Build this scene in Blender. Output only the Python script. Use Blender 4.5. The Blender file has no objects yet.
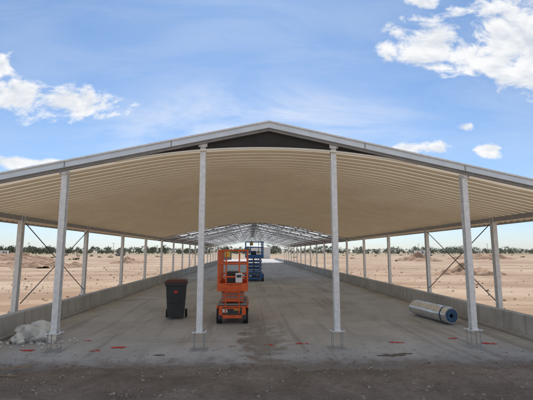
import bpy, math, random
from mathutils import Vector, Matrix, noise
random.seed(7)
S=bpy.context.scene
XC=0.36          # shed centre line
Y0=7.46          # gable plane
def link(o): S.collection.objects.link(o); return o
def empty(name,loc=(0,0,0),rz=0):
    e=bpy.data.objects.new(name,None); e.location=loc; e.rotation_euler=(0,0,rz); return link(e)

# ---------------------------------------------------------------- materials
def mat(name,col,rough=.6,metal=0,var=.15,scale=8,bump=0,bscale=40,col2=None,coords='Object',detail=3,spec=.5):
    m=bpy.data.materials.new(name); m.use_nodes=True; n=m.node_tree.nodes; l=m.node_tree.links
    b=n['Principled BSDF']; b.inputs['Roughness'].default_value=rough; b.inputs['Metallic'].default_value=metal
    b.inputs['Specular IOR Level'].default_value=spec
    tc=n.new('ShaderNodeTexCoord')
    nz=n.new('ShaderNodeTexNoise'); nz.inputs['Scale'].default_value=scale; nz.inputs['Detail'].default_value=detail
    l.new(tc.outputs[coords],nz.inputs['Vector'])
    r=n.new('ShaderNodeValToRGB'); r.color_ramp.elements[0].position=.3; r.color_ramp.elements[1].position=.7
    c2=col2 if col2 else tuple(c*(1-var) for c in col)
    r.color_ramp.elements[0].color=(*c2,1); r.color_ramp.elements[1].color=(*col,1)
    l.new(nz.outputs['Fac'],r.inputs['Fac']); l.new(r.outputs['Color'],b.inputs['Base Color'])
    if bump:
        n2=n.new('ShaderNodeTexNoise'); n2.inputs['Scale'].default_value=bscale; n2.inputs['Detail'].default_value=4
        l.new(tc.outputs[coords],n2.inputs['Vector'])
        bp=n.new('ShaderNodeBump'); bp.inputs['Strength'].default_value=bump; bp.inputs['Distance'].default_value=.02
        l.new(n2.outputs['Fac'],bp.inputs['Height']); l.new(bp.outputs['Normal'],b.inputs['Normal'])
    return m
class NT:
    def __init__(s,m): s.n=m.node_tree.nodes; s.l=m.node_tree.links
    def math(s,op,a,b=None,c=None,clamp=False):
        x=s.n.new('ShaderNodeMath'); x.operation=op; x.use_clamp=clamp
        for i,v in enumerate((a,b,c)):
            if v is None: continue
            if isinstance(v,(int,float)): x.inputs[i].default_value=v
            else: s.l.new(v,x.inputs[i])
        return x.outputs[0]
    def noise(s,vec,scale,detail=4,rough=.55,dist=0):
        x=s.n.new('ShaderNodeTexNoise'); s.l.new(vec,x.inputs['Vector']); x.inputs['Scale'].default_value=scale
        x.inputs['Detail'].default_value=detail; x.inputs['Roughness'].default_value=rough; x.inputs['Distortion'].default_value=dist
        return x.outputs['Fac']
    def ramp(s,f,stops):
        x=s.n.new('ShaderNodeValToRGB'); s.l.new(f,x.inputs['Fac']); e=x.color_ramp.elements
        e[0].position=stops[0][0]; e[0].color=(*stops[0][1],1); e[1].position=stops[-1][0]; e[1].color=(*stops[-1][1],1)
        for p,c in stops[1:-1]:
            k=e.new(p); k.color=(*c,1)
        return x.outputs['Color']
    def mix(s,f,a,b,mode='MIX'):
        x=s.n.new('ShaderNodeMix'); x.data_type='RGBA'; x.blend_type=mode
        for i,v in ((0,f),(6,a),(7,b)):
            if isinstance(v,(int,float)): x.inputs[i].default_value=v
            elif isinstance(v,tuple): x.inputs[i].default_value=(*v,1)
            else: s.l.new(v,x.inputs[i])
        return x.outputs[2]
    def mapr(s,f,a,b,c=0,d=1,smooth=True):
        x=s.n.new('ShaderNodeMapRange'); x.interpolation_type='SMOOTHSTEP' if smooth else 'LINEAR'
        s.l.new(f,x.inputs[0])
        for i,v in enumerate((a,b,c,d)): x.inputs[i+1].default_value=v
        return x.outputs[0]
    def bump(s,h,strength,dist,bsdf):
        x=s.n.new('ShaderNodeBump'); x.inputs['Strength'].default_value=strength; x.inputs['Distance'].default_value=dist
        s.l.new(h,x.inputs['Height']); s.l.new(x.outputs[0],bsdf.inputs['Normal'])

def new_mat(name):
    m=bpy.data.materials.new(name); m.use_nodes=True
    t=NT(m); b=t.n['Principled BSDF']; tc=t.n.new('ShaderNodeTexCoord'); return m,t,b,tc.outputs['Object']

M={}
M['galv']=mat('galvanised_steel',(.78,.78,.77),.42,.1,.2,14)
M['galvd']=mat('galvanised_steel_dull',(.34,.34,.34),.55,.3,.2,10)
M['barge']=mat('barge_flashing',(.66,.71,.76),.4,.2,.14,3)
M['dark']=mat('dark_steel',(.05,.05,.055),.5,.3)
M['orange']=mat('orange_paint',(.78,.12,.02),.38,0,.3,6)
M['blue']=mat('blue_paint',(.03,.16,.52),.4,0,.2,5)
M['tyre']=mat('tyre_rubber',(.025,.025,.027),.85,0,.3,20)
M['whitepl']=mat('white_decal',(.7,.7,.68),.5,0,.1,9)
M['yellow']=mat('yellow_paint',(.75,.45,.04),.5,0,.1,9)
M['grey']=mat('grey_paint',(.22,.23,.24),.5,.2,.15,9)
M['bin']=mat('bin_plastic',(.035,.04,.04),.5,0,.25,7,.05,60)
M['binlid']=mat('bin_lid_plastic',(.08,.02,.02),.5,0,.25,7)
M['foil']=mat('foil_wrap',(.75,.78,.82),.25,.85,.25,9,.35,14)
M['rollend']=mat('roll_end',(.05,.12,.24),.5,0,.4,18)
M['rubble']=mat('broken_concrete',(.66,.65,.61),.9,0,.4,7,.6,25)
M['mud']=mat('damp_mud',(.13,.095,.07),.7,0,.4,9)
M['redp']=mat('red_spray_paint',(.62,.05,.04),.7,0,.45,22)
M['wood']=mat('weathered_timber',(.30,.22,.14),.8,0,.3,10)
M['mound']=mat('loose_soil',(.36,.235,.155),.95,0,.3,1.2,.8,4)
M['cream']=mat('cream_sheet',(.82,.76,.64),.45,.0,.05,1.5)
M['cavity_shade']=mat('dark_cavity_shade',(.035,.032,.03),.8,0,.3,4)  # near-black colour stands in for shade in the ridge cavity
M['fsheet']=mat('bluegrey_sheet',(.42,.48,.55),.6,0,.1,1)
M['glass']=mat('vehicle_glass',(.03,.04,.05),.15,0,.1,1)
M['white']=mat('white_paint',(.70,.70,.68),.4,0,.1,2)

def liner(name,ca,cb_,T,tint=(1.0,.955,.85)):
    m,t,b,oc=new_mat(name)
    n1=t.noise(oc,1.2,3); n2=t.noise(oc,9,3)
    c=t.ramp(n1,[(.3,ca),(.7,cb_)])
    c=t.mix(t.mapr(n2,.55,.8,0,.15),c,(.62,.54,.43))
    t.l.new(c,b.inputs['Base Color']); b.inputs['Roughness'].default_value=.5
    tr=t.n.new('ShaderNodeBsdfTranslucent'); t.l.new(t.mix(1.0,c,tint,'MULTIPLY'),tr.inputs[0])
    mx=t.n.new('ShaderNodeMixShader'); mx.inputs[0].default_value=T
    t.l.new(b.outputs[0],mx.inputs[1]); t.l.new(tr.outputs[0],mx.inputs[2]); t.l.new(mx.outputs[0],t.n['Material Output'].inputs[0])
    return m
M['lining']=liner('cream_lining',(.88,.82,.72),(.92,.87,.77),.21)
M['rib_shade']=liner('cream_lining_rib_shaded',(.52,.44,.33),(.58,.50,.38),.06)  # darker cream puts the ribs' shade into the colour
M['sky_l']=liner('skylight_sheet',(.85,.88,.90),(.9,.92,.94),.50,(1,1,1))

# concrete slab
m,t,b,oc=new_mat('concrete_slab')
sp=t.n.new('ShaderNodeSeparateXYZ'); t.l.new(oc,sp.inputs[0])
n1=t.noise(oc,.55,4,.6,.6); n2=t.noise(oc,3.5,6,.65); n3=t.noise(oc,40,2)
c=t.ramp(n1,[(.3,(.29,.285,.27)),(.5,(.38,.37,.355)),(.72,(.47,.46,.44))])
c=t.mix(t.mapr(n2,.5,.75,0,.45),c,(.25,.235,.215))
c=t.mix(t.mapr(n3,.5,.7,0,.2),c,(.2,.2,.19))
mp=t.n.new('ShaderNodeMapping'); mp.inputs['Scale'].default_value=(1.6,.11,1); t.l.new(oc,mp.inputs[0])
n4=t.noise(mp.outputs[0],1.5,5,.65,.15)
c=t.mix(t.mapr(n4,.50,.70,0,.55),c,(.17,.155,.135))
dx=t.math('ABSOLUTE',t.math('ADD',sp.outputs[0],-.25)); 
wet=t.math('SUBTRACT',t.math('MULTIPLY',n2,1.1),t.math('ADD',t.math('MULTIPLY',dx,.55),t.math('MULTIPLY',t.math('ABSOLUTE',t.math('ADD',sp.outputs[1],-8.2)),.12)))
wf=t.mapr(wet,.2,.40,0,.75)
c=t.mix(wf,c,(.11,.095,.08))
mud=t.math('SUBTRACT',t.math('ADD',t.math('MULTIPLY',n2,1.6),t.math('MULTIPLY',n1,.8)),t.math('MULTIPLY',t.math('ADD',sp.outputs[1],-6.0),1.15))
c=t.mix(t.mapr(mud,-.1,.7,0,.85),c,(.17,.13,.10))
def joint(o,per,off):
    f=t.math('ABSOLUTE',t.math('SUBTRACT',t.math('FRACT',t.math('MULTIPLY',t.math('ADD',o,off),1/per)),.5))
    return t.math('LESS_THAN',f,.007/per)
j=t.math('MAXIMUM',joint(sp.outputs[1],4.2,2.3),joint(sp.outputs[0],5.6,2.44))
c=t.mix(t.math('MULTIPLY',j,.5),c,(.06,.055,.05))
t.l.new(c,b.inputs['Base Color'])
rg=t.mapr(wf,0,.75,.75,.42); t.l.new(rg,b.inputs['Roughness'])
h=t.math('ADD',t.math('MULTIPLY',n2,.6),t.math('MULTIPLY',n3,.3)); t.bump(h,.35,.01,b)
M['slab']=m

# nib wall
m,t,b,oc=new_mat('concrete_wall')
sp=t.n.new('ShaderNodeSeparateXYZ'); t.l.new(oc,sp.inputs[0])
n1=t.noise(oc,1.0,4,.6); n2=t.noise(oc,12,4)
mp=t.n.new('ShaderNodeMapping'); mp.inputs['Scale'].default_value=(1,6,.5); t.l.new(oc,mp.inputs[0])
n3=t.noise(mp.outputs[0],1.0,4)
c=t.ramp(n1,[(.3,(.32,.31,.295)),(.7,(.48,.465,.44))])
c=t.mix(t.mapr(n3,.5,.7,0,.55),c,(.2,.185,.165)); c=t.mix(t.mapr(n2,.5,.7,0,.2),c,(.2,.19,.17))
c=t.mix(t.mapr(sp.outputs[2],.12,.0,0,.6),c,(.18,.145,.11))
t.l.new(c,b.inputs['Base Color']); b.inputs['Roughness'].default_value=.85; t.bump(n2,.4,.01,b)
M['wall']=m

# open ground
m,t,b,oc=new_mat('dry_soil')
n1=t.noise(oc,.05,5,.65,.4); n2=t.noise(oc,.6,5,.65); n3=t.noise(oc,9,4,.65)
mp=t.n.new('ShaderNodeMapping'); mp.inputs['Scale'].default_value=(.02,.2,1); mp.inputs['Rotation'].default_value=(0,0,.12); t.l.new(oc,mp.inputs[0])
n4=t.noise(mp.outputs[0],1.5,5,.65,.3)
c=t.ramp(n1,[(.34,(.32,.225,.155)),(.5,(.43,.325,.235)),(.66,(.50,.405,.305))])
c=t.mix(t.mapr(n4,.46,.58,0,.75),c,(.28,.185,.125))
c=t.mix(t.mapr(n2,.48,.66,0,.6),c,(.27,.19,.13))
c=t.mix(t.mapr(n3,.5,.68,0,.5),c,(.21,.15,.105))
t.l.new(c,b.inputs['Base Color']); b.inputs['Roughness'].default_value=.95; b.inputs['Specular IOR Level'].default_value=.1
h=t.math('ADD',t.math('MULTIPLY',n2,.6),t.math('MULTIPLY',n3,.3)); t.bump(h,.8,.10,b)
M['soil']=m

m,t,b,oc=new_mat('dark_gravelly_soil')
n1=t.noise(oc,.8,5,.65,.3); n2=t.noise(oc,9,5,.65); 
v=t.n.new('ShaderNodeTexVoronoi'); v.inputs['Scale'].default_value=38; t.l.new(oc,v.inputs['Vector'])
c=t.ramp(n1,[(.3,(.155,.116,.085)),(.55,(.26,.20,.152)),(.75,(.38,.31,.24))])
c=t.mix(t.mapr(n2,.5,.7,0,.5),c,(.12,.088,.065))
c=t.mix(t.mapr(v.outputs['Distance'],.25,.05,0,.4),c,(.42,.37,.31))
t.l.new(c,b.inputs['Base Color']); b.inputs['Roughness'].default_value=.95; b.inputs['Specular IOR Level'].default_value=.1
h=t.math('ADD',n2,t.math('MULTIPLY',v.outputs['Distance'],.7)); t.bump(h,.9,.025,b)
M['apron']=m

m,t,b,oc=new_mat('hazed_foliage')
c=t.ramp(t.noise(oc,.25,2),[(.3,(.07,.09,.06)),(.7,(.13,.155,.105))]); t.l.new(c,b.inputs['Base Color']); b.inputs['Roughness'].default_value=.9  # paler grey-green, distance haze mixed into the leaf colour
M['leaf']=m
M['scrub']=mat('scrub_foliage',(.16,.17,.08),.9,0,.5,.4)
M['stone']=mat('stone',(.40,.34,.28),.9,0,.5,3)
M['clod']=mat('soil_clod',(.36,.26,.18),.95,0,.3,3)
M['grass']=mat('dry_grass',(.25,.24,.13),.9,0,.4,.3)

# ---------------------------------------------------------------- mesh builder
class MB:
    def __init__(s): s.v=[]; s.f=[]; s.mi=[]; s.ms=[]; s.sm=[]
    def _m(s,k):
        if k not in s.ms: s.ms.append(k)
        return s.ms.index(k)
    def add(s,vs,fs,k,smooth=False):
        o=len(s.v); s.v+= [tuple(x) for x in vs]; i=s._m(k)
        for f in fs: s.f.append(tuple(o+a for a in f)); s.mi.append(i); s.sm.append(smooth)
    def box(s,c,d,k,R=None):
        hx,hy,hz=d[0]/2,d[1]/2,d[2]/2
        vs=[Vector((x,y,z)) for x in(-hx,hx) for y in(-hy,hy) for z in(-hz,hz)]
        if R: vs=[R@v for v in vs]
        vs=[v+Vector(c) for v in vs]
        s.add(vs,[(0,1,3,2),(4,6,7,5),(0,4,5,1),(2,3,7,6),(0,2,6,4),(1,5,7,3)],k)
    def beam(s,p,q,w,h,k,up=(0,0,1)):
        p=Vector(p);q=Vector(q);d=(q-p);L=d.length;d.normalize();u=Vector(up)
        r=d.cross(u).normalized(); u=r.cross(d).normalized()
        vs=[b+r*a*w/2+u*c*h/2 for b in(p,q) for a,c in((-1,-1),(1,-1),(1,1),(-1,1))]
        s.add(vs,[(0,3,2,1),(4,5,6,7),(0,1,5,4),(1,2,6,5),(2,3,7,6),(3,0,4,7)],k)
    def cyl(s,p,q,r,k,n=14,r2=None,cap=True,kc=None):
        p=Vector(p);q=Vector(q);d=(q-p).normalized(); a=Vector((0,0,1)) if abs(d.z)<.9 else Vector((1,0,0))
        u=d.cross(a).normalized(); w=d.cross(u); r2=r if r2 is None else r2
        vs=[p+(u*math.cos(i*2*math.pi/n)+w*math.sin(i*2*math.pi/n))*r for i in range(n)]+[q+(u*math.cos(i*2*math.pi/n)+w*math.sin(i*2*math.pi/n))*r2 for i in range(n)]
        s.add(vs,[(i,(i+1)%n,n+(i+1)%n,n+i) for i in range(n)],k,True)
        if cap: s.add(vs,[tuple(range(n))[::-1],tuple(range(n,2*n))],kc or k)
    def build(s,name,parent=None,loc=None,bevel=0):
        me=bpy.data.meshes.new(name); me.from_pydata(s.v,[],s.f)
        for k in s.ms: me.materials.append(M[k])
        me.polygons.foreach_set('material_index',s.mi); me.polygons.foreach_set('use_smooth',s.sm); me.update()
        o=link(bpy.data.objects.new(name,me))
        if parent: o.parent=parent
        if loc: o.location=loc
        if bevel:
            b=o.modifiers.new('bevel','BEVEL'); b.width=bevel; b.segments=2; b.limit_method='ANGLE'; b.angle_limit=math.radians(50)
        return o

# ---------------------------------------------------------------- ground
me=bpy.data.meshes.new('ground')
xs=[-3000,-1500,-700,-350,-200]+[x for x in range(-120,121,2)]+[200,350,700,1500,3000]
ys=[-600,-300,-100,-40,-20]+[y for y in range(-10,181,2)]+[240,350,600,1200,3500]
vs=[];fs=[]
for y in ys:
    for x in xs:
        z=-.06
        dx=abs(x-XC)
        if dx>9 and abs(x)<=120 and y<=180: 
            z+= (noise.noise(Vector((x*.09,y*.09,3)))*.12+noise.noise(Vector((x*.4,y*.4,9)))*.08)*min(1,(dx-9)/6)-.03
        vs.append((x,y,z))
W=len(xs)
for j in range(len(ys)-1):
    for i in range(W-1): fs.append((j*W+i,j*W+i+1,(j+1)*W+i+1,(j+1)*W+i))
me.from_pydata(vs,[],fs); me.materials.append(M['soil'])
for p in me.polygons: p.use_smooth=True
link(bpy.data.objects.new('ground',me))

# dark soil apron in front of slab
me=bpy.data.meshes.new('dirt_forecourt'); vs=[];fs=[]
nx,ny=300,170; x0,x1,ya,yb=-9,9.6,-2.5,7.1
for j in range(ny+1):
    for i in range(nx+1):
        x=x0+(x1-x0)*i/nx; y=ya+(yb-ya)*(j/ny)
        e=y-(6.45+.16*noise.noise(Vector((x*.7,0,1)))+.12*noise.noise(Vector((x*2.6,0,5)))+.05*noise.noise(Vector((x*9,0,5))))
        base=.035 if e<-.35 else (.035-(.35+e)*.125 if e<0.25 else -.04)
        z=base+ .028*noise.noise(Vector((x*1.3,y*2,0)))+.018*noise.noise(Vector((x*5,y*6,2)))+.011*noise.noise(Vector((x*15,y*15,4)))
        if min(x-x0,x1-x)<.5 or y<-2: z-=.1*(1-min(1,max(0,min(x-x0,x1-x,y-ya)/.5)))
        vs.append((x,y,z))
W=nx+1
for j in range(ny):
    for i in range(nx): fs.append((j*W+i,j*W+i+1,(j+1)*W+i+1,(j+1)*W+i))
me.from_pydata(vs,[],fs); me.materials.append(M['apron'])
for p in me.polygons: p.use_smooth=True
link(bpy.data.objects.new('dirt_forecourt',me))

# gravel and clods
import bmesh
bm=bmesh.new(); bmesh.ops.create_icosphere(bm,subdivisions=1,radius=1)
ico_v=[v.co.copy() for v in bm.verts]; ico_f=[tuple(v.index for v in f.verts) for f in bm.faces]; bm.free()
def rock(mb,c,r,k,sq=(1,1,1),seed=0,smooth=False,amp=.35,vs=ico_v,fs=ico_f):
    R=Matrix.Rotation(random.random()*6.28,3,'Z')@Matrix.Rotation(random.random()*1.,3,'X')
    out=[]
    for v in vs:
        d=1+amp*noise.noise(v*1.3+Vector((seed*3.7,seed,0)))*1.6
        w=Vector((v.x*sq[0],v.y*sq[1],v.z*sq[2]))*r*d
        out.append(R@w+Vector(c))
    mb.add(out,fs,k,smooth)
g=MB()
for i in range(4200):
    x=random.uniform(-6,6.5); y=random.uniform(3.6,6.6)
    if random.random()<.10: y=random.uniform(6.4,7.6)
    r=random.choice([.005,.007,.009,.009,.012,.016,.022 if random.random()<.3 else .01]) * random.uniform(.7,1.3)
    z=.03 if y<6.2 else (.012 if y<6.6 else .004)
    rock(g,(x,y,z),r,'stone',(1,1.2,.7),i)
g.build('gravel')
g=MB()
for i in range(900):
    s=random.choice((-1,1)); x=XC+s*(6.9+abs(random.gauss(0,1))*12); y=random.uniform(8,50)
    rock(g,(x,y,-.06),random.choice([.03,.03,.04,.05,.07])*random.uniform(.5,1.2),'clod',(1.3,1.1,.6),i)
g.build('soil_clods')

# slab
b=MB(); b.box((XC,6.15+48,-.15),(11.2,96,.3),'slab'); b.build('concrete_slab')

# nib walls
for sgn in(-1,1):
    w=MB(); y=6.4; L=4.2
    while y<92:
        l=min(L,92-y)
        w.box((XC+sgn*5.55,y+l/2-.006,.235),(.20,l-.014,.47),'wall')
        y+=l
    w.box((XC+sgn*5.55,(6.4+92)/2,.20),(.17,85.5,.40),'wall')
    w.box((XC+sgn*5.62,(6.4+92)/2,.02),(.5,85.5,.12),'wall')
    w.build('concrete_wall',bevel=.012)

# ---------------------------------------------------------------- shed
shed=empty('steel_shed',(0,0,0))
RZ=4.32; SL=.215; HW=7.15; CO=.12; RW=3.2
def Lz(x): return RZ-SL*abs(x)
def Cz(x):
    a=abs(x)
    if a>RW: return RZ-CO-SL*a
    return RZ-CO-SL*(a*a/(2*RW)+RW/2)
FR=[Y0,10.6]+[10.6+4.2*k for k in range(1,17)]
YS=10.6+4.2*4+.1
def xsamp(n=60): return [-HW+.05+(2*HW-.1)*i/n for i in range(n+1)]
lm=MB(); y=Y0+.05; p=.26; X=xsamp(64); n=len(X)
def rowv(yy,dz): return [(XC+x,yy,Cz(x)-dz+.012*noise.noise(Vector((x*.8,yy*.35,0)))) for x in X]
quad=[(i,n+i,n+i+1,i+1) for i in range(n-1)]
while y<YS:
    for (a,da,c,dc,k) in ((y,0,y+.19,0,'lining'),(y+.19,0,y+.20,.04,'rib_shade'),(y+.20,.04,y+.25,.04,'rib_shade'),(y+.25,.04,y+.26,0,'rib_shade')):
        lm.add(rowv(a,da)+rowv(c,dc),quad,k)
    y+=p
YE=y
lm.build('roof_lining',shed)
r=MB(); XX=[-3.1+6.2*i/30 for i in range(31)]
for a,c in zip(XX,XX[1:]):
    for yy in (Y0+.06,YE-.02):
        r.add([(XC+a,yy,Lz(a)-.02),(XC+c,yy,Lz(c)-.02),(XC+c,yy,Cz(c)-.0),(XC+a,yy,Cz(a)-.0)],[(0,1,2,3)],'cavity_shade')
r.build('gable_cavity_shade',shed)  # dark sheets standing in for the shaded gap above the lining
r=MB(); YF=FR[-3]
def roofstrip(xa,xb,ya_,yb_,k):
    for s in(-1,1):
        a=[(XC+s*xa,ya_,Lz(xa)),(XC+s*xb,ya_,Lz(xb)),(XC+s*xb,yb_,Lz(xb)),(XC+s*xa,yb_,Lz(xa))]
        r.add(a,[(0,1,2,3)],k)
yy=YE; i=0
while yy<YF:
    ye=min(yy+1.05,YF)
    if i%2==0: roofstrip(0,HW,yy,ye,'fsheet')
    else:
        roofstrip(0,.25,yy,ye,'fsheet'); roofstrip(.25,5.9,yy,ye,'sky_l'); roofstrip(5.9,HW,yy,ye,'fsheet')
    yy=ye; i+=1
r.build('roof_sheet',shed)
bg=MB()
for s in(-1,1):
    def strip(y0,y1,zt,zb,k):
        v=[(XC,y0,RZ+zt),(XC+s*(HW+.03),y0,Lz(HW)+zt),(XC+s*(HW+.03),y0,Lz(HW)+zb),(XC,y0,RZ+zb)]
        w=[(a,y1,c) for a,_,c in v]
        bg.add(v+w,[(0,1,2,3),(4,7,6,5),(0,4,5,1),(1,5,6,2),(2,6,7,3)],k)
    strip(Y0-.08,Y0-.025,.04,-.09,'barge')
    strip(Y0-.105,Y0-.082,.05,.02,'galv')
    strip(Y0-.02,Y0+.04,-.02,-.135,'galvd')
    for d in (1.9,3.9,5.9):
        bg.box((XC+s*d,Y0-.084,Lz(d)-.03),(.02,.006,.13),'galvd')
bg.build('barge_flashing',shed)
tr=MB(); XX=[-3.0+6.0*i/30 for i in range(31)]
for a,c in zip(XX,XX[1:]):
    tr.beam((XC+a,Y0+.03,Cz(a)-.012),(XC+c,Y0+.03,Cz(c)-.012),.03,.03,'cream')
tr.build('gable_trim',shed)

def hcol(mb,x,y,z0,z1,k='galv',w=.108,d=.12):
    mb.box((x,y-d/2+.005,(z0+z1)/2),(w,.01,z1-z0),k)
    mb.box((x,y+d/2-.005,(z0+z1)/2),(w,.01,z1-z0),k)
    mb.box((x,y,(z0+z1)/2),(.008,d-.022,z1-z0),k)
def base(mb,x,y,z):
    mb.box((x,y,z-.008),(.25,.22,.016),'galv')
    for a in(-.09,.09):
        for c in(-.075,.075):
            mb.cyl((x+a,y+c,-.01),(x+a,y+c,z+.045),.007,'galvd',8)
            mb.cyl((x+a,y+c,z-.04),(x+a,y+c,z-.017),.016,'galvd',6)
            mb.cyl((x+a,y+c,z+.001),(x+a,y+c,z+.022),.016,'galvd',6)
        mb.beam((x+a,y-.075,.05),(x+a,y+.075,.05),.01,.01,'galvd')
    mb.beam((x-.09,y-.075,.05),(x+.09,y-.075,.05),.01,.01,'galvd')
    mb.box((x,y,.003),(.32,.28,.01),'galvd')
gc=MB(); ZB=.33
for x in(-3.95,-1.3,1.3,3.95):
    zt=Lz(x)-.10
    hcol(gc,XC+x,Y0+.115,ZB,zt); base(gc,XC+x,Y0+.115,ZB)
    gc.box((XC+x,Y0+.03,zt-.03),(.17,.016,.12),'galv')
    for a in(-.06,.06):
        for c in(-.07,.0): gc.cyl((XC+x+a,Y0+.02,zt+c),(XC+x+a,Y0+.008,zt+c),.012,'galvd',6)
gc.build('gable_columns',shed)
ec=MB(); ZE=.25
for s in(-1,1):
    for y in FR:
        x=XC+s*6.5
        hcol(ec,x,y+.08,ZE,Lz(6.5)-.16,'galv',.115,.14); base(ec,x,y+.08,ZE)
        ec.box((x,y+.08,.05),(.5,.5,.16),'wall')
ec.build('eave_columns',shed)
eb=MB()
for s in(-1,1):
    eb.box((XC+s*(HW-.02),(Y0+YF)/2,Lz(HW)-.10),(.05,YF-Y0,.15),'galvd')
    eb.box((XC+s*(HW+.09),(Y0+YF)/2,Lz(HW)-.05),(.12,YF-Y0+.1,.10),'dark')
    eb.box((XC+s*6.5,(FR[0]+FR[-1])/2+.15,Lz(6.5)-.22),(.07,FR[-1]-FR[0]-.2,.12),'galvd')
eb.build('eave_beams',shed)
fr=MB()
for y in FR[5:]:
    XS=[-6.95+13.9*i/40 for i in range(41)]
    for a,c in zip(XS,XS[1:]):
        ta,tc=Lz(a)-.09,Lz(c)-.09; ba,bc=min(Cz(a),ta)-.10,min(Cz(c),tc)-.10
        fr.beam((XC+a,y,ta-.02),(XC+c,y,tc-.02),.12,.05,'galvd'); fr.beam((XC+a,y,ba),(XC+c,y,bc),.12,.05,'galv')
        if abs(a)<4 and ta-ba>.12: fr.beam((XC+a,y,ta),(XC+c,y,bc),.03,.03,'galvd')
fr.build('rafters',shed)
pu=MB()
for s in(-1,1):
    for k in range(8):
        d=.35+k*.95
        if d>7.1: d=7.08
        pu.beam((XC+s*d,YE+.02,Lz(d)-.07),(XC+s*d,FR[-1]+.4,Lz(d)-.07),.06,.10,'galv')
for k in range(5,len(FR)-1,3):
    for s in(-1,1):
        pu.beam((XC+s*.3,FR[k],Lz(.3)-.14),(XC+s*6.4,FR[k+1],Lz(6.4)-.14),.02,.02,'dark')
        pu.beam((XC+s*6.4,FR[k],Lz(6.4)-.15),(XC+s*.3,FR[k+1],Lz(.3)-.15),.02,.02,'dark')
pu.build('purlins',shed)
sb=MB()
for s in(-1,1):
    for k in(1,8):
        x=XC+s*6.46; a,c=FR[k]+.2,FR[k+1]
        sb.cyl((x,a,Lz(6.5)-.35),(x,c,.45),.013,'dark',8); sb.cyl((x+.03,a,.45),(x+.03,c,Lz(6.5)-.35),.013,'dark',8)
sb.build('side_bracing',shed)

# ---------------------------------------------------------------- scissor lifts
def lift(loc,W_,H,Lh,paint,rz=0):
    e=empty('scissor_lift',loc,rz); hw=W_/2
    c=MB()
    c.box((0,0,.30),(W_-.12,Lh,.30),paint); c.box((0,0,.485),(W_-.06,Lh*.96,.05),'grey')
    c.box((0,-Lh/2-.012,.33),(W_*.60,.02,.18),'dark')
    c.box((-hw*.45,-Lh/2-.03,.34),(.12,.01,.09),'whitepl'); c.box((hw*.3,-Lh/2-.03,.37),(.16,.01,.05),'yellow')
    for s in(-1,1):
        c.box((s*(hw-.035),-.02,.36),(.05,Lh*.55,.24),paint)
        c.box((s*(hw-.02),-Lh/2+.22,.42),(.05,.36,.05),paint); c.box((s*(hw-.02),Lh/2-.22,.42),(.05,.36,.05),paint)
        c.box((s*(hw-.10),-Lh/2-.02,.18),(.10,.05,.10),'dark')
    c.build('chassis',e,bevel=.015)
    w=MB()
    for s in(-1,1):
        for y in(-Lh/2+.22,Lh/2-.22):
            w.cyl((s*(hw-.13),y,.19),(s*hw,y,.19),.19,'tyre',24); w.cyl((s*(hw+.001),y,.19),(s*(hw+.008),y,.19),.10,'whitepl',16)
    w.build('wheels',e)
    z0=.53; zp=H-1.02; st=MB(); n=4; hh=(zp-z0)/n
    for i in range(n):
        za=z0+i*hh+.03; zb=za+hh-.04
        for s in(-1,1):
            x=s*(hw-.14)
            st.beam((x,-Lh*.45,za),(x,Lh*.45,zb),.04,.07,paint); st.beam((x-s*.05,-Lh*.45,zb),(x-s*.05,Lh*.45,za),.04,.07,paint)
        for y in(-Lh*.45,Lh*.45): st.cyl((-hw+.12,y,(za)),(hw-.12,y,(za)),.028,paint,10); st.cyl((-hw+.12,y,(zb)),(hw-.12,y,(zb)),.028,'grey',10)
    st.cyl((0,-.5,z0+.05),(0,.5,zp-.08),.045,'grey',12)
    st.build('scissor_arms',e)
    p=MB(); p.box((0,0,zp+.03),(W_-.02,Lh,.07),paint); p.box((0,-Lh/2+.01,zp+.13),(W_-.02,.02,.13),paint); p.box((0,Lh/2-.01,zp+.13),(W_-.02,.02,.13),paint)
    for s in(-1,1): p.box((s*(hw-.02),0,zp+.13),(.02,Lh-.05,.13),paint)
    p.build('platform',e,bevel=.006)
    g=MB(); r=.021
    for s in(-1,1):
        x=s*(hw-.03)
        for y in(-Lh/2+.03,-Lh/6,Lh/6,Lh/2-.03): g.cyl((x,y,zp+.06),(x,y,H),r,paint,8)
        for z in(zp+.35,zp+.68,H): g.cyl((x,-Lh/2+.03,z),(x,Lh/2-.03,z),r,paint,8)
    for y in(-Lh/2+.03,Lh/2-.03):
        for z in(zp+.35,zp+.68,H): g.cyl((-hw+.03,y,z),(hw-.03,y,z),r,paint,8)
    for x in(-hw*.42,hw*.42): g.cyl((x,-Lh/2+.03,zp+.06),(x,-Lh/2+.03,H),r*.9,paint,8)
    for x in(-.17,.17): g.cyl((x,-Lh/2-.06,.28),(x,-Lh/2-.05,zp+.1),.016,paint,8)
    for i in range(4): g.cyl((-.17,-Lh/2-.06,.40+i*.2),(.17,-Lh/2-.06,.40+i*.2),.016,paint,8)
    g.build('guard_rails',e)
    k=MB(); k.box((-hw*.35,-Lh/2+.09,H-.12),(.2,.12,.24),'grey'); k.box((-hw*.35,-Lh/2+.025,H-.10),(.14,.01,.14),'yellow')
    k.box((hw*.40,-Lh/2-.005,zp+.33),(.17,.012,.24),'whitepl'); k.box((hw*.40,-Lh/2-.013,zp+.37),(.12,.006,.07),'dark')
    k.cyl((-hw*.35,-Lh/2+.09,H),(-hw*.35,-Lh/2+.09,H+.07),.015,'dark',8)
    k.box((-.02,0.2,zp+.26),(.36,.5,.36),'dark')
    k.build('control_box',e,bevel=.008)
    return e
lift((-.44,10.95,0),.80,1.84,1.75,'orange',0)
lift((.25,25.6,0),1.15,2.45,2.4,'blue',.03)

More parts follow.
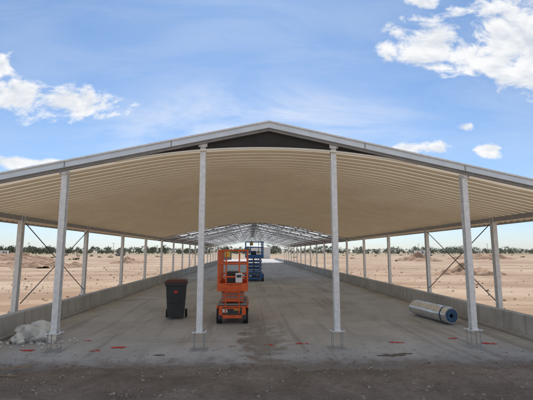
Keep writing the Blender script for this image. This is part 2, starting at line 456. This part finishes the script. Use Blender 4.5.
# ---------------------------------------------------------------- wheelie bin
b=MB()
def ring(w,d,z,yo=0): return [(-w/2,-d/2+yo,z),(w/2,-d/2+yo,z),(w/2,d/2+yo,z),(-w/2,d/2+yo,z)]
R=[ring(.42,.48,.06,.04),ring(.46,.53,.30,.03),ring(.53,.64,.90,0),ring(.58,.70,.91,0),ring(.58,.70,.97,0)]
vs=sum(R,[]); fs=[(3,2,1,0)]
for j in range(4):
    for i in range(4): fs.append((j*4+i,j*4+(i+1)%4,(j+1)*4+(i+1)%4,(j+1)*4+i))
b.add(vs,fs,'bin')
L=[ring(.60,.72,.972,-.01),ring(.60,.72,1.0,-.01),ring(.50,.58,1.05,-.01),ring(.2,.25,1.065,0)]
vs=sum(L,[]); fs=[(3,2,1,0),(12,13,14,15)]
for j in range(3):
    for i in range(4): fs.append((j*4+i,j*4+(i+1)%4,(j+1)*4+(i+1)%4,(j+1)*4+i))
b.add(vs,fs,'binlid')
b.cyl((-.24,.41,.98),(.24,.41,.98),.018,'bin',8)
for s in(-1,1):
    b.cyl((s*.23,.27,.11),(s*.29,.27,.11),.11,'tyre',18); b.beam((s*.2,.33,.95),(s*.2,.41,.98),.03,.04,'bin')
for z in(.45,.60): b.box((0,-.30-(z-.45)*.09+.022,z),(.34,.02,.02),'bin')
b.box((0,-.315,.74),(.10,.012,.07),'redp')
o=b.build('wheelie_bin',loc=(-2.02,11.05,0),bevel=.012); o.rotation_euler=(0,0,.12)

# ---------------------------------------------------------------- insulation roll
r=MB(); n=36; p0=Vector((5.02,9.75,.225)); p1=Vector((4.78,11.35,.225)); seg=16
d=(p1-p0).normalized(); u=d.cross(Vector((0,0,1))).normalized(); w=u.cross(d)
vs=[]
for j in range(seg+1):
    for i in range(n):
        a=i*2*math.pi/n; rr=.205+.010*noise.noise(Vector((math.cos(a)*2,math.sin(a)*2,j*.6)))-.006*(1 if j%4==0 else 0)
        if j in(0,seg): rr-=.012
        vs.append(p0+(p1-p0)*(j/seg)+u*math.cos(a)*rr+w*math.sin(a)*rr)
fs=[(j*n+i,j*n+(i+1)%n,(j+1)*n+(i+1)%n,(j+1)*n+i) for j in range(seg) for i in range(n)]
r.add(vs,fs,'foil',True)
q=p0
for k,(ra,rb,ma,dep) in enumerate([(.193,.165,'foil',0),(.165,.12,'rollend',.012),(.12,.075,'rollend',.004),(.075,.045,'rollend',.014),(.045,.001,'dark',.15)]):
    va=[q+d*dep+u*math.cos(i*2*math.pi/n)*ra+w*math.sin(i*2*math.pi/n)*ra for i in range(n)]
    vb=[q+d*dep+u*math.cos(i*2*math.pi/n)*rb+w*math.sin(i*2*math.pi/n)*rb for i in range(n)]
    r.add(va+vb,[(i,(i+1)%n,n+(i+1)%n,n+i) for i in range(n)],ma)
va=[p1+u*math.cos(i*2*math.pi/n)*.19+w*math.sin(i*2*math.pi/n)*.19 for i in range(n)]
r.add(va,[tuple(range(n))],'rollend')
for tpos in(.12,):
    c0=p0+(p1-p0)*tpos; r.cyl(c0-d*.02,c0+d*.02,.2135,'rollend',36,cap=False)
r.build('insulation_roll')

# ---------------------------------------------------------------- rubble
bm=bmesh.new(); bmesh.ops.create_icosphere(bm,subdivisions=3,radius=1)
i3v=[v.co.copy() for v in bm.verts]; i3f=[tuple(v.index for v in f.verts) for f in bm.faces]; bm.free()
rb=MB()
for k,(x,y,z,r_,sq) in enumerate([(-4.42,8.45,.15,.30,(1.25,.8,.62)),(-4.15,8.38,.12,.22,(1.2,.9,.7)),(-4.62,8.3,.08,.17,(1.2,1,.7)),(-4.30,8.5,.30,.16,(1.3,.9,.6)),(-3.95,8.25,.05,.10,(1.1,1,.7)),(-4.5,8.12,.05,.09,(1.2,1,.7)),(-4.72,8.6,.16,.18,(1,1,.8))]):
    vs=[]
    for v in i3v:
        w=v*3+Vector((k*5,0,0)); f=1+.25*noise.noise(v*1.2+Vector((k*7,1,0)))+.12*noise.noise(w)
        q=Vector((v.x*sq[0],v.y*sq[1],v.z*sq[2]))*r_*f
        for pl in range(5):
            nn=Vector((math.sin(pl*2.1+k),math.cos(pl*1.7+k*2),math.sin(pl*3.3+k*.7))).normalized()
            dd=q.dot(nn)-r_*.68
            if dd>0: q-=nn*dd
        vs.append(q+Vector((x,y,z)))
    rb.add(vs,i3f,'rubble')
for i in range(50):
    rock(rb,(random.gauss(-4.3,.4),random.gauss(8.2,.22),.015),random.uniform(.01,.04),'rubble',(1.2,1,.7),i)
rb.build('concrete_rubble')

# ---------------------------------------------------------------- small ground things
pm=MB()
def blob(mb,x,y,ra,rb_,k,z,jit=.4):
    n=28; ph=random.random()*20
    vs=[]
    for a in range(n):
        th=a*2*math.pi/n; f=1+jit*noise.noise(Vector((math.cos(th)*1.6+ph,math.sin(th)*1.6,0)))+jit*.7*noise.noise(Vector((math.cos(th)*5+ph,math.sin(th)*5,3)))
        vs.append((x+math.cos(th)*ra*f,y+math.sin(th)*rb_*f,z))
    mb.add(vs,[tuple(range(n))],k)
for (x,y,r_) in [(-4.1,7.62,.07),(-2.45,7.8,.09),(-2.85,7.55,.05),(1.05,7.95,.06),(2.95,8.0,.08),(4.75,7.8,.08),(4.3,8.3,.05),(-3.3,8.4,.04),(.35,7.9,.04)]:
    for q in range(4): blob(pm,x+random.uniform(-.09,.09),y+random.uniform(-.04,.04),r_*random.uniform(.5,1.1),r_*random.uniform(.4,.8),'redp',.003+q*.001,.9)
pm.build('paint_marks')
dg=MB()
for q,(x,y,a,c) in enumerate([(2.55,7.05,.20,.09),(2.8,7.12,.10,.05),(2.3,7.0,.07,.04),(-1.6,7.2,.12,.05)]): blob(dg,x,y,a,c,'mud',.004+q*.001,.8)
dg.build('mud_patch')
st=MB(); st.beam((-4.2,6.15,.06),(-3.35,6.42,.055),.03,.018,'wood'); st.beam((-3.6,6.0,.05),(-3.3,5.95,.05),.02,.015,'wood'); st.build('timber_offcut')

# soil mounds
def mound(x,y,rx,ry,h,seed):
    n=48; vs=[];fs=[]
    for j in range(n+1):
        for i in range(n+1):
            a=-1+2*i/n; c=-1+2*j/n; r_=math.sqrt(a*a+c*c)+.28*noise.noise(Vector((a*2+seed,c*2,0)))
            hh=max(0,1-r_)**.75*h*(1+.9*noise.noise(Vector((a*3,c*3,seed))))+.22*h*noise.noise(Vector((a*9,c*9,seed)))*(r_<1)+.1*h*noise.noise(Vector((a*22,c*22,seed)))*(r_<1)
            vs.append((a*rx,c*ry,hh-.15))
    W=n+1
    for j in range(n):
        for i in range(n): fs.append((j*W+i,j*W+i+1,(j+1)*W+i+1,(j+1)*W+i))
    m_=MB(); m_.add(vs,fs,'mound',True); m_.build('soil_mound',loc=(x,y,0))
for k,a in enumerate([(-25,50,4.5,3,1.0),(-32,56,4,3,.8),(-20,66,3,2.5,.8),(18,32,2.8,2,.75),(36,82,5,4,1.2),(-50,90,7,4,1.3),(60,100,9,5,1.5),(-75,120,10,5,1.8)]):
    mound(*a,seed=k*3.1)

# ---------------------------------------------------------------- distant site things
def ute(x,y,rz,paint):
    m_=MB()
    prof=[(-2.5,.45),(-2.5,1.0),(-.55,1.02),(-.45,1.72),(.75,1.72),(1.35,1.08),(2.45,.95),(2.55,.45)]
    n=len(prof); vs=[]
    for s in(-1,1):
        for (a,c) in prof: vs.append((a,s*(.88 if c<1.2 else .72),c))
    m_.add(vs,[tuple(range(n))[::-1],tuple(range(n,2*n))]+[(i,(i+1)%n,n+(i+1)%n,n+i) for i in range(n)],paint)
    for s in(-1,1):
        m_.add([(-.38,s*.86,1.12),(1.1,s*.86,1.12),(.68,s*.75,1.62),(-.36,s*.75,1.62)],[(0,1,2,3)],'glass')
        for wx in(-1.6,1.65): m_.cyl((wx,s*.66,.36),(wx,s*.90,.36),.36,'tyre',18); m_.cyl((wx,s*.90,.36),(wx,s*.91,.36),.2,'grey',12)
    m_.add([(1.38,-.68,1.13),(1.38,.68,1.13),(.82,.62,1.68),(.82,-.62,1.68)],[(0,1,2,3)],'glass')
    m_.box((-1.5,0,1.12),(1.8,1.7,.25),'grey')
    o=m_.build('utility_truck',loc=(x,y,-.03)); o.rotation_euler=(0,0,rz)
ute(78,170,.3,'white'); ute(-62,190,2.7,'grey')
def cabin(x,y,L,rz):
    e=empty('site_cabin',(x,y,-.05),rz)
    a=MB(); a.box((0,0,1.45),(L,2.6,2.6),'white'); a.box((0,0,2.79),(L+.2,2.8,.08),'grey'); a.build('walls',e)
    a=MB()
    for q in range(3): a.box((-L/2+L*(q+.7)/3.4,-1.31,1.7),(1.0,.03,.8),'glass')
    a.box((L/2-.8,-1.31,1.2),(.85,.04,2.0),'grey')
    a.build('openings',e)
    a=MB()
    for q in(-1,1): a.box((q*L*.4,0,.08),(.3,2.4,.16),'dark')
    a.build('skids',e)
cabin(105,235,9,-.2); cabin(-150,240,10,.3)
# white water tank beyond the end of the shed
wt=MB(); 
for q in range(12):
    wt.cyl((0,0,q*.27),(0,0,q*.27+.24),2.9,'white',40,cap=False); wt.cyl((0,0,q*.27+.24),(0,0,q*.27+.27),2.94,'white',40,cap=False)
wt.cyl((0,0,3.24),(0,0,3.9),2.95,'white',40,r2=.35); wt.cyl((0,0,3.85),(0,0,4.05),.35,'grey',16)
wt.build('water_tank',loc=(3.2,118,0))
for k in range(9):
    x=-230+k*62; y=300+k*4
    a=MB(); a.cyl((0,0,0),(0,0,9),.19,'wood',8,r2=.13); a.box((0,0,8.4),(2.2,.14,.14),'wood')
    for q in(-.9,0,.9): a.cyl((q,0,8.47),(q,0,8.7),.05,'grey',6)
    a.build('power_pole',loc=(x,y,0))

# distant tree belt
tl=MB(); rnd=random.Random(3)
def tree(x,y,h):
    tl.cyl((x,y,-.2),(x+rnd.uniform(-.4,.4),y,h*.6),h*.03,'wood',5,h*.012)
    nb=rnd.randint(4,7)
    for b_ in range(nb):
        cx=x+rnd.gauss(0,h*.35); cz=h*rnd.uniform(.15,.8); cy=y+rnd.gauss(0,h*.2); rr=h*rnd.uniform(.18,.30)
        for q in range(18):
            v=Vector((rnd.gauss(0,1.3),rnd.gauss(0,1),rnd.gauss(0,.75))).normalized()*rr*rnd.uniform(.3,1.15); s=h*rnd.uniform(.04,.09)
            a=Vector((rnd.gauss(0,1),rnd.gauss(0,1),rnd.gauss(0,1))).normalized(); b2=a.orthogonal().normalized()
            c=Vector((cx,cy,cz))+v
            tl.add([c-a*s-b2*s*.6,c+a*s-b2*s*.3,c+a*s*.4+b2*s,c-a*s*.7+b2*s*.8],[(0,1,2,3)],'leaf')
for i in range(760):
    x=rnd.uniform(-480,480); y=380+rnd.uniform(-25,60)+ (noise.noise(Vector((x*.01,0,0)))*60)
    if noise.noise(Vector((x*.018,5,0)))<-.46: continue
    tree(x,y,rnd.uniform(3.5,8.5)*(1+.4*noise.noise(Vector((x*.03,1,0)))))
tl.build('tree_line')
# sparse low scrub
sc=MB()
for i in range(150):
    s=rnd.choice((-1,1)); x=XC+s*rnd.uniform(14,150); y=rnd.uniform(60,240)
    if noise.noise(Vector((x*.03,y*.03,8)))<.02: continue
    rr=rnd.uniform(.25,.7)
    for q in range(26):
        v=Vector((rnd.gauss(0,1),rnd.gauss(0,1),0))*rr*.7; hh=rnd.uniform(.1,.7)*rr; wd=rnd.uniform(.06,.16)*rr*2
        th=rnd.random()*3.14; a=Vector((math.cos(th),math.sin(th),0))*wd; c=Vector((x,y,-.08))+v; tip=c+Vector((rnd.gauss(0,.15),rnd.gauss(0,.15),hh+.1))
        sc.add([c-a,c+a,tip+a*.5,tip-a*.5],[(0,1,2,3)],'scrub')
sc.build('scrub')
gb=MB(); gb.add([(-900,250,-.045),(900,235,-.045),(900,345,-.04),(-900,345,-.04)],[(0,1,2,3)],'grass'); gb.build('grass_paddock')

# ---------------------------------------------------------------- world
EL=math.radians(55)
w=bpy.data.worlds.new('World'); S.world=w; w.use_nodes=True; t=NT(w); t.n.clear()
sky=t.n.new('ShaderNodeTexSky'); sky.sky_type='NISHITA'; sky.sun_disc=False; sky.sun_elevation=EL; sky.sun_rotation=0
sky.air_density=1.0; sky.dust_density=.35; sky.ozone_density=2.0
tc=t.n.new('ShaderNodeTexCoord'); sp=t.n.new('ShaderNodeSeparateXYZ'); t.l.new(tc.outputs['Generated'],sp.inputs[0])
yy=t.math('MAXIMUM',sp.outputs[1],.08)
u=t.math('DIVIDE',sp.outputs[0],yy); v=t.math('DIVIDE',sp.outputs[2],yy)
cb=t.n.new('ShaderNodeCombineXYZ'); t.l.new(u,cb.inputs[0]); t.l.new(v,cb.inputs[1])
mpc=t.n.new('ShaderNodeMapping'); mpc.inputs['Scale'].default_value=(1,1.6,1); t.l.new(cb.outputs[0],mpc.inputs[0])
fb=t.noise(mpc.outputs[0],7,8,.64,.3)
mpd=t.n.new('ShaderNodeMapping'); mpd.inputs['Scale'].default_value=(1,1.6,1); mpd.inputs['Location'].default_value=(0.0,.035,0); t.l.new(cb.outputs[0],mpd.inputs[0])
fb2=t.noise(mpd.outputs[0],7,3,.62,.3)
E=[(.50,.565,.15,.085),(.62,.555,.12,.07),(.745,.60,.18,.19),(-.47,.385,.17,.055),(-.62,.405,.11,.055),(-.67,.49,.07,.045),
   (-.56,.228,.13,.020),(.43,.277,.12,.022),(.64,.275,.05,.022),(.588,.335,.03,.020),(.49,.71,.05,.025)]
acc=None
for (a,c,ra,rc_) in E:
    p=t.math('POWER',t.math('MULTIPLY',t.math('SUBTRACT',u,a),1/ra),2); q=t.math('POWER',t.math('MULTIPLY',t.math('SUBTRACT',v,c),1/rc_),2)
    d=t.math('SUBTRACT',1.0,t.math('SQRT',t.math('ADD',p,q)))
    acc=d if acc is None else t.math('MAXIMUM',acc,d)
acc=t.math('MAXIMUM',acc,-1.2)
den=t.math('ADD',t.math('MULTIPLY',acc,.66),t.math('MULTIPLY',t.math('SUBTRACT',fb,.5),2.4))
cum=t.mapr(den,-.02,.40,0,1)
mp2=t.n.new('ShaderNodeMapping'); mp2.inputs['Scale'].default_value=(1,3.2,1); mp2.inputs['Rotation'].default_value=(0,0,.12); t.l.new(cb.outputs[0],mp2.inputs[0])
ci=t.noise(mp2.outputs[0],2.2,6,.6,.6)
p=t.math('POWER',t.math('MULTIPLY',t.math('SUBTRACT',u,.02),1/.55),2); q=t.math('POWER',t.math('MULTIPLY',t.math('SUBTRACT',v,.30),1/.18),2)
cm=t.mapr(t.math('ADD',p,q),1.0,0.0,0,1)
cirr=t.math('MULTIPLY',t.math('ADD',t.math('MULTIPLY',cm,.5),.14),t.mapr(ci,.30,.70,0,1))
front=t.mapr(sp.outputs[1],.1,.3,0,1)
ff=t.math('MULTIPLY',t.math('MAXIMUM',t.math('MULTIPLY',cum,.97),cirr),front)
nb=t.noise(tc.outputs['Generated'],2.6,3,.6)
rear_fill=t.math('MULTIPLY',t.mapr(nb,.42,.56,0,.9),t.mapr(sp.outputs[1],-.02,-.3,0,1))  # unseen cloud cover behind the camera, added as fill light
fac=t.math('MAXIMUM',ff,rear_fill,clamp=True)
shade=t.mapr(t.math('ADD',t.math('MULTIPLY',t.math('SUBTRACT',fb,fb2),1.5),t.math('MULTIPLY',den,-.25)),-.45,.12,0,1)
ccol=t.mix(shade,(.62,.68,.77),(1.0,1.0,1.0))
bg=t.n.new('ShaderNodeBackground'); bg.inputs[1].default_value=.125
tcol=t.ramp(sp.outputs[2],[(0.0,(.74,.84,1.10)),(.08,(.80,.90,1.10)),(.25,(.88,.97,1.07)),(.55,(.76,.93,1.04))])
tint=t.mix(1.0,sky.outputs[0],tcol,'MULTIPLY'); t.l.new(tint,bg.inputs[0])
bc=t.n.new('ShaderNodeBackground'); bc.inputs[1].default_value=1.0; t.l.new(ccol,bc.inputs[0])
mx=t.n.new('ShaderNodeMixShader'); t.l.new(fac,mx.inputs[0]); t.l.new(bg.outputs[0],mx.inputs[1]); t.l.new(bc.outputs[0],mx.inputs[2])
out=t.n.new('ShaderNodeOutputWorld'); t.l.new(mx.outputs[0],out.inputs[0])
w.cycles.sampling_method='MANUAL'; w.cycles.sample_map_resolution=512

sl=bpy.data.lights.new('sun','SUN'); sl.energy=4.9; sl.angle=math.radians(.5); sl.color=(1,.95,.88)
so=link(bpy.data.objects.new('sun',sl)); so.rotation_euler=(-(math.pi/2-EL),0,0); so.location=(0,0,30)

cd=bpy.data.cameras.new('camera'); cd.lens=26.2; cd.sensor_width=36; cd.clip_end=6000; cd.clip_start=.05
co=link(bpy.data.objects.new('camera',cd)); co.location=(0,0,1.8)
co.rotation_euler=(math.radians(90+7.63),0,math.radians(-2.4)); S.camera=co
S.view_settings.view_transform='Standard'; S.view_settings.look='None'; S.view_settings.exposure=0
